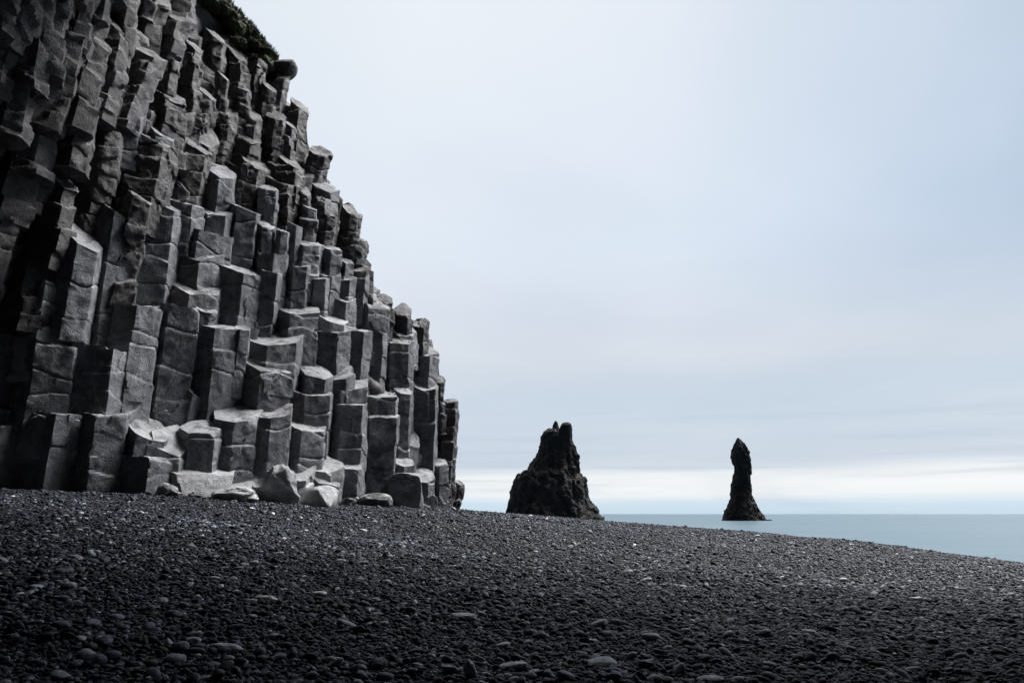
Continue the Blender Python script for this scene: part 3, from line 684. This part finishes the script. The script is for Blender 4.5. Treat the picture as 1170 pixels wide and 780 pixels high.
# ------------------------------------------------------------------ sea stacks
def stack_mesh(prof, D, depthk, seed, amp, nth=300, nz=300, bend=0.0):
    """prof: (cy, xl, xr) in the enlarged view; a rock tower with its own thickness"""
    lv = []
    for cy_, xl, xr in prof:
        py = 460 + cy_ / 3.079; l = 540 + xl / 3.079; r_ = 540 + xr / 3.079
        al, t = at(l, py); ar, _ = at(r_, py); lv.append((t * D + CZ, al * D, ar * D))
    lv = sorted(lv); z = np.array([q[0] for q in lv]); xl = np.array([q[1] for q in lv]); xr = np.array([q[2] for q in lv])
    zz = np.linspace(-4, z[-1], nz); X0 = np.interp(zz, z, xl); X1 = np.interp(zz, z, xr)
    th = np.linspace(0, 2 * np.pi, nth + 1)[:-1]
    ZZ, TH = np.meshgrid(zz, th, indexing='ij'); cxm = ((X0 + X1) / 2)[:, None]; rw = ((X1 - X0) / 2)[:, None]
    sg = lambda v, e: np.sign(v) * np.abs(v) ** e
    P = np.stack([cxm + rw * sg(np.cos(TH), .85), D + rw * depthk * sg(np.sin(TH), .85), ZZ], 2).reshape(-1, 3)
    N = np.stack([np.cos(TH), np.sin(TH), 0 * TH], 2).reshape(-1, 3)
    rwf = np.repeat(rw.ravel(), nth)
    am = amp * np.minimum(1, rwf / (amp * 5))
    b_, s_, cid = worley(P * np.array([1, 1, .6]) / (amp * 3.2), seed)
    b2, s2, cid2 = worley(P * np.array([1, 1, .8]) / (amp * 1.1), seed + 5)
    dsp = (cid - .5) * .40 + (cid2 - .5) * .22 + .70 * fbm(P / (amp * 4) * np.array([1, 1, .6]), seed, 5, .62) - .45 * (1 - np.abs(vnoise(P / (amp * 2.6) * np.array([1, 1, .35]), seed + 8)) * 2).clip(0, 1) + .2
    P += N * (am * dsp)[:, None]
    P[:, 2] += am * .5 * fbm(P / (amp * 1.5) + 40, seed + 2, 3)
    i, j = np.meshgrid(np.arange(nz - 1), np.arange(nth), indexing='ij'); j2 = (j + 1) % nth
    Q = np.stack([i * nth + j, i * nth + j2, (i + 1) * nth + j2, (i + 1) * nth + j], 2).reshape(-1, 4)
    c = np.array([[cxm[-1, 0], D, zz[-1] + .3]]); P = np.vstack([P, c]); b0 = (nz - 1) * nth
    T3 = np.array([[b0 + q, b0 + (q + 1) % nth, len(P) - 1] for q in range(nth)])
    return P, Q, T3
DS = 500.0
def stack_thing(name, parts, label):
    a, _ = at(*parts[0][1]); base = np.array([a * DS, DS, 0.0])
    root = None
    for nm, _, prof, dk, sd_i, amp, dd in parts:
        P, Q, T3 = stack_mesh(prof, DS + dd, dk, sd_i, amp)
        if root is None: root = obj(nm, mesh_from(nm, P - base, Q, T3), M_STACK, loc=tuple(base), label=label, category='sea stack')
        else: obj(nm, mesh_from(nm, P - base, Q, T3), M_STACK, root)
    return root
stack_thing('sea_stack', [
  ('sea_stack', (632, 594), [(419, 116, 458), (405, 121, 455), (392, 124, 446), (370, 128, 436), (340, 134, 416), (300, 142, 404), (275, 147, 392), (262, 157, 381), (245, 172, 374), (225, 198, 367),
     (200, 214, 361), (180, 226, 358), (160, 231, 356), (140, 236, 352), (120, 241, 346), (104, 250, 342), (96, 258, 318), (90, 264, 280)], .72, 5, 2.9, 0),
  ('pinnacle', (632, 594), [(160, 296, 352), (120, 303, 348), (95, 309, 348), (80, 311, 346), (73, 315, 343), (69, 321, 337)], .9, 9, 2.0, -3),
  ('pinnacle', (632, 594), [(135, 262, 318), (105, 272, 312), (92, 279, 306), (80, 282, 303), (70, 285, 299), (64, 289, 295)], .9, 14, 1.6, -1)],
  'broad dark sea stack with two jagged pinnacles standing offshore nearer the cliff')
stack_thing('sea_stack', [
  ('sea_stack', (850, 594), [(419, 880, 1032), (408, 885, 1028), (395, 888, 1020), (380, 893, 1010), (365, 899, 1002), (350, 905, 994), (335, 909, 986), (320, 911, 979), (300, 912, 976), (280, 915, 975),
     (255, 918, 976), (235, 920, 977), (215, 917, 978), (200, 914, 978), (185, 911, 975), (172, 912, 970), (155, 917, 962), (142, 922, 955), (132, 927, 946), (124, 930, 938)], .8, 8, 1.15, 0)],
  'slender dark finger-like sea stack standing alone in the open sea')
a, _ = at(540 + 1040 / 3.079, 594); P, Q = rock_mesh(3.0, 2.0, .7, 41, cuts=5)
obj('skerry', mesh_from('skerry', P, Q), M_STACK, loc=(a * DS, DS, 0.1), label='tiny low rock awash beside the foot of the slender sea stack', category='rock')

# ------------------------------------------------------------------ shingle
def pebble_mesh(seed, flat, elong, lv=3):
    bm_ = None
    import bmesh
    bm_ = bmesh.new(); bmesh.ops.create_icosphere(bm_, subdivisions=lv, radius=0.5)
    P = np.array([v_.co[:] for v_ in bm_.verts]); 
    n1 = fbm(P * 1.7 + seed * 5.1, seed, 2) * .16 + fbm(P * 4 + seed, seed + 4, 2) * .03
    P = P * (1 + n1)[:, None] * np.array([1.0, elong, flat])
    for v_, p in zip(bm_.verts, P): v_.co = p
    me = bpy.data.meshes.new('pebble'); bm_.to_mesh(me); bm_.free()
    me.polygons.foreach_set('use_smooth', np.full(len(me.polygons), True)); return me
SH = [(.42, .72), (.35, .8), (.5, .62), (.3, .66), (.55, .8), (.38, .55), (.45, .9), (.28, .75)]
pc = bpy.data.collections.new('shingle_shapes')
for k, (fl, e_) in enumerate(SH):
    me = pebble_mesh(k + 1, fl, e_, 2); me.materials.append(M_PEB_I)
    pc.objects.link(bpy.data.objects.new('shingle_shape_%d' % k, me))

def sample(y0, y1, n, amax=.98):
    u = RS.rand(n); y = np.sqrt(y0 * y0 + u * (y1 * y1 - y0 * y0)); a = RS.uniform(-amax, amax, n); return a * y, y
pts = []
for (y0, y1, n, med, sg_, hi) in [(1.6, 4.5, 56000, .021, .45, .08), (4.5, 8, 105000, .026, .42, .10), (8, 13, 120000, .033, .38, .11), (13, 22, 110000, .046, .3, .12), (22, 42, 80000, .075, .3, .16), (42, 74, 40000, .11, .3, .2)]:
    x, y = sample(y0, y1, n); s_ = np.minimum(med * np.exp(RS.randn(n) * sg_), hi); pts.append(np.stack([x, y, s_], 1))
    # a scatter of bigger stones
    m_ = n // 45; x, y = sample(y0, y1, m_); s_ = np.minimum(med * 2.0 * np.exp(RS.randn(m_) * .28), hi * 1.35); pts.append(np.stack([x, y, s_], 1))
pts = np.vstack(pts)
x, y, s_ = pts.T
aa = x / y; keep = (y < foot(aa) + 1.2) | (aa > -0.085); keep &= crest_dist(x, y) < 2.5
x, y, s_ = x[keep], y[keep], s_[keep]; n = len(x)
z = ground(x, y) + s_ * RS.uniform(.02, .28, n)
print('shingle', n)
me = bpy.data.meshes.new('shingle'); me.vertices.add(n); me.vertices.foreach_set('co', np.stack([x, y, z + CZ], 1).astype(np.float32).ravel())
def attr(nm, typ, dat, key):
    at_ = me.attributes.new(nm, typ, 'POINT'); at_.data.foreach_set(key, dat)
rot = np.stack([RS.randn(n) * .28, RS.randn(n) * .28, RS.uniform(0, 6.283, n)], 1).astype(np.float32)
attr('rot', 'FLOAT_VECTOR', rot.ravel(), 'vector')
attr('size', 'FLOAT', s_.astype(np.float32), 'value')
patch = fbm(np.stack([x * .5, y * .35, 0 * x], 1), 31, 3)
tone = np.clip(RS.rand(n) ** 1.15 * .95 + .05 * patch + np.clip((s_ / np.median(s_) - 1.4) * .05, 0, .15), 0, .96); hi_ = RS.rand(n) < (.14 + .06 * patch) * np.where(y < 11, 1, .4); tone[y > 11] *= .85; tone[hi_] = RS.uniform(.84, .965, hi_.sum()); tone[RS.rand(n) < .006] = .985
attr('tone', 'FLOAT', tone.astype(np.float32), 'value')
attr('pick', 'INT', RS.randint(0, 8, n).astype(np.int32), 'value')
sh = obj('shingle', me, kind='stuff')
ng = bpy.data.node_groups.new('scatter', 'GeometryNodeTree')
ng.interface.new_socket('Geometry', in_out='INPUT', socket_type='NodeSocketGeometry'); ng.interface.new_socket('Geometry', in_out='OUTPUT', socket_type='NodeSocketGeometry')
G = NT(ng); gi = G.new('NodeGroupInput'); go = G.new('NodeGroupOutput')
ci = G.new('GeometryNodeCollectionInfo'); ci.inputs['Collection'].default_value = pc; ci.inputs['Separate Children'].default_value = True; ci.inputs['Reset Children'].default_value = True
ip = G.new('GeometryNodeInstanceOnPoints'); ip.inputs['Pick Instance'].default_value = True
def na_(nm, dt):
    q = G.new('GeometryNodeInputNamedAttribute', data_type=dt); q.inputs['Name'].default_value = nm; return q.outputs[0]
G.l.new(gi.outputs[0], ip.inputs['Points']); G.l.new(ci.outputs[0], ip.inputs['Instance'])
G.l.new(na_('pick', 'INT'), ip.inputs['Instance Index']); G.l.new(na_('rot', 'FLOAT_VECTOR'), ip.inputs['Rotation']); G.l.new(na_('size', 'FLOAT'), ip.inputs['Scale'])
G.l.new(ip.outputs[0], go.inputs[0])
md = sh.modifiers.new('scatter', 'NODES'); md.node_group = ng

# the stones one can pick out: px, py, width px, height px, tone, tilt, label
STONES = [
 (304,684,24,8,.985,.05,'pale elongated pebble lying end to end with a brighter one, left of centre'),
 (287,686,13,6,.97,.0,'grey flat pebble touching the left end of a pale elongated one'),
 (364,678,18,8,.995,.0,'bright white-grey rounded pebble right of the pair lying end to end'),
 (245,661,13,7,1.0,.1,'small oval white pebble alone on dark shingle, left side'),
 (289,643,12,8,.975,.0,'round grey pebble standing proud just above the white oval one'),
 (86,637,19,6,.96,.2,'thin arched grey pebble in the dark left part of the beach'),
 (259,741,33,11,.965,.1,'long blunt grey stone near the lower left, largest around it'),
 (224,724,15,8,.955,.0,'brownish grey egg-shaped stone above the long blunt grey one'),
 (97,726,10,8,.955,.0,'small brownish round pebble in the darkest lower left corner'),
 (142,728,6,5,.96,.0,'tiny reddish pebble among nearly black shingle, lower left'),
 (235,775,14,6,.97,.0,'beige flat pebble cut by the bottom edge, left half'),
 (382,754,20,9,.98,.1,'pale bluish pebble with a pointed end, lower centre left'),
 (397,713,22,8,.955,.35,'slanting grey pebble with a light upper rim above the bluish pointed one'),
 (530,704,30,9,.965,.05,'long smooth grey stone with a sharp left end, centre of the beach'),
 (574,737,16,7,.99,-.15,'small bright white pebble slanting down to the right, lower centre'),
 (585,761,34,10,.985,-.08,'big pale torpedo-shaped stone near the bottom edge, centre'),
 (537,767,10,22,.965,.0,'brown-grey stone standing on end near the bottom edge, centre'),
 (554,770,12,6,1.0,.1,'bright white oval pebble between upright brown stone and bottom edge'),
 (571,773,8,6,.98,.0,'little pale round pebble beneath the torpedo-shaped stone'),
 (684,713,22,12,.965,-.3,'grey lozenge stone slanting in a cluster, right of centre'),
 (744,728,22,13,.965,.1,'plump grey stone with a dark pitted face, right of centre'),
 (784,721,13,9,.97,.0,'smooth grey rounded pebble right of the plump pitted one'),
 (738,663,14,5,.975,-.15,'thin pale pebble lying above the middle of the right half'),
 (676,732,15,6,.97,.05,'small flat pale pebble between the grey cluster and bottom'),
 (620,694,6,8,.99,.0,'small upright white bean-shaped pebble, centre right'),
 (667,748,11,8,.965,.2,'tilted dark grey pebble below the grey cluster'),
 (686,758,34,5,.965,-.03,'very thin long grey stone edge-on near the bottom'),
 (812,776,30,9,.965,.0,'wide flat grey stone cut by the bottom edge, right half'),
 (761,741,14,5,.97,-.2,'narrow pale sliver pebble slanting near the right-hand plump stone'),
 (600,713,12,8,.97,-.2,'light grey oval pebble left of the grey lozenge cluster'),
 (965,663,11,8,.99,.0,'pale round-topped pebble high on the right of the beach'),
 (1047,684,17,6,.98,.0,'pale flat pebble farthest right among the light ones'),
 (925,722,16,8,.995,.15,'cream pebble with a notch, lower right part of the beach'),
 (1040,729,12,10,.96,-.5,'leaning grey pebble right of the cream notched one'),
 (1072,724,11,6,.97,.2,'small light grey pebble beside the leaning grey one, lower right'),
 (972,741,16,6,.955,.2,'thin arched stone with a lit rim, lower right'),
 (1044,764,18,6,.955,-.1,'flat slanting grey stone close to the lower right corner'),
 (1077,776,9,5,.975,-.3,'small pale chip at the bottom edge toward the right corner'),
 (898,739,5,5,.99,.0,'tiny white dot of a pebble, lower right'),
 (677,650,7,4,.995,.0,'very small bright pebble near the middle of the beach'),
 (437,712,13,7,.965,.0,'rounded brownish pebble in the centre left field of shingle'),
 (484,700,9,7,.98,.0,'small bluish white round pebble in the centre of the beach'),
 (446,689,12,6,.965,.0,'domed grey pebble left of the small bluish white one'),
 (456,650,13,6,.965,.0,'flat-topped pebble in the lighter shingle, upper centre'),
 (401,634,9,6,.985,.0,'pale bright pebble high in the centre left shingle'),
 (412,643,11,5,.98,-.2,'pale slanting pebble just below the bright one high centre left'),
 (389,641,12,5,.99,.1,'cream coloured pebble left of the pale slanting one'),
 (415,606,10,5,.985,.1,'light pebble high up the beach below the tall split columns'),
 (318,632,12,4,.97,-.15,'thin light pebble high on the beach, left of centre'),
 (866,612,6,4,.97,.0,'small light pebble near the crest of the beach on the right'),
 (1131,648,6,4,.98,.0,'small light pebble close to the water line at far right'),
 (866,733,12,6,.965,-.2,'short grey pebble left of the cream notched one'),
]
pmesh = []
for k, (fl, e_) in enumerate([(.42, .62), (.36, .75), (.5, .7), (.33, .6), (.62, .8), (.45, .5)]):
    me = pebble_mesh(k + 20, fl, e_, 4); me.materials.append(M_PEB_O); pmesh.append(me)
from mathutils import Euler
def hit_ground(px, py):
    a, t = at(px, py); y_ = np.linspace(1.8, 80, 4000); zz = ground(a * y_, y_); idx = np.nonzero(t * y_ < zz)[0]
    q = y_[idx[0]] if len(idx) else 70.0
    return a * q, q, float(ground(np.array([a * q]), np.array([q]))[0])
for k, (px, py, wp, hp, tn, tl, lab) in enumerate(STONES):
    gx_, gy_, gz_ = hit_ground(px, py + hp * .35)
    D = gy_; s = wp / F * D * _c
    up = hp > wp * 1.3
    if up: s = hp / F * D * _c
    me = pmesh[k % len(pmesh)]
    o = bpy.data.objects.new('pebble', me); COL.objects.link(o)
    fl = {0: .42, 1: .36, 2: .5, 3: .33, 4: .62, 5: .45}[k % 6]
    hz = (hp / F * D) if not up else s
    o.scale = (s, s, max(.7, min(2.2, hz / max(s * fl, 1e-3) * .8)) * s) if not up else (s, s * .7, s)
    o.rotation_euler = (rnd.uniform(-.15, .15), tl if not up else 1.35, rnd.uniform(-.3, .3) + math.atan2(-gx_, gy_) * .0)
    o.location = (gx_, gy_, gz_ + CZ + hz * (.30 if not up else .35)); o['tone'] = tn
    o['label'] = lab; o['category'] = 'pebble'; o['group'] = 'light stones in the black shingle'
lb = 'small mid-grey pebble embedded in the black shingle, like its many neighbours'
u = 0; tries = 0
while u < 246 and tries < 4000:
    tries += 1
    px, py = rnd.uniform(60, 1160), 640 + 138 * rnd.random() ** .8
    if any(abs(px - q[0]) < q[2] * .8 + 5 and abs(py - q[1]) < 8 for q in STONES): continue
    gx_, gy_, gz_ = hit_ground(px, py)
    if gy_ > 14 or crest_dist(np.array([gx_]), np.array([gy_]))[0] > 0: continue
    s = rnd.uniform(.045, .10); o = bpy.data.objects.new('pebble', pmesh[u % 6]); COL.objects.link(o)
    o.scale = (s, s * rnd.uniform(.85, 1.15), s * rnd.uniform(.9, 1.2)); o.rotation_euler = (rnd.gauss(0, .22), rnd.gauss(0, .22), rnd.uniform(0, 6.28))
    o.location = (gx_, gy_, gz_ + CZ + s * .2); o['tone'] = rnd.uniform(.84, .962); o['label'] = lb; o['category'] = 'pebble'; o['group'] = 'small grey pebbles in the black shingle'; u += 1
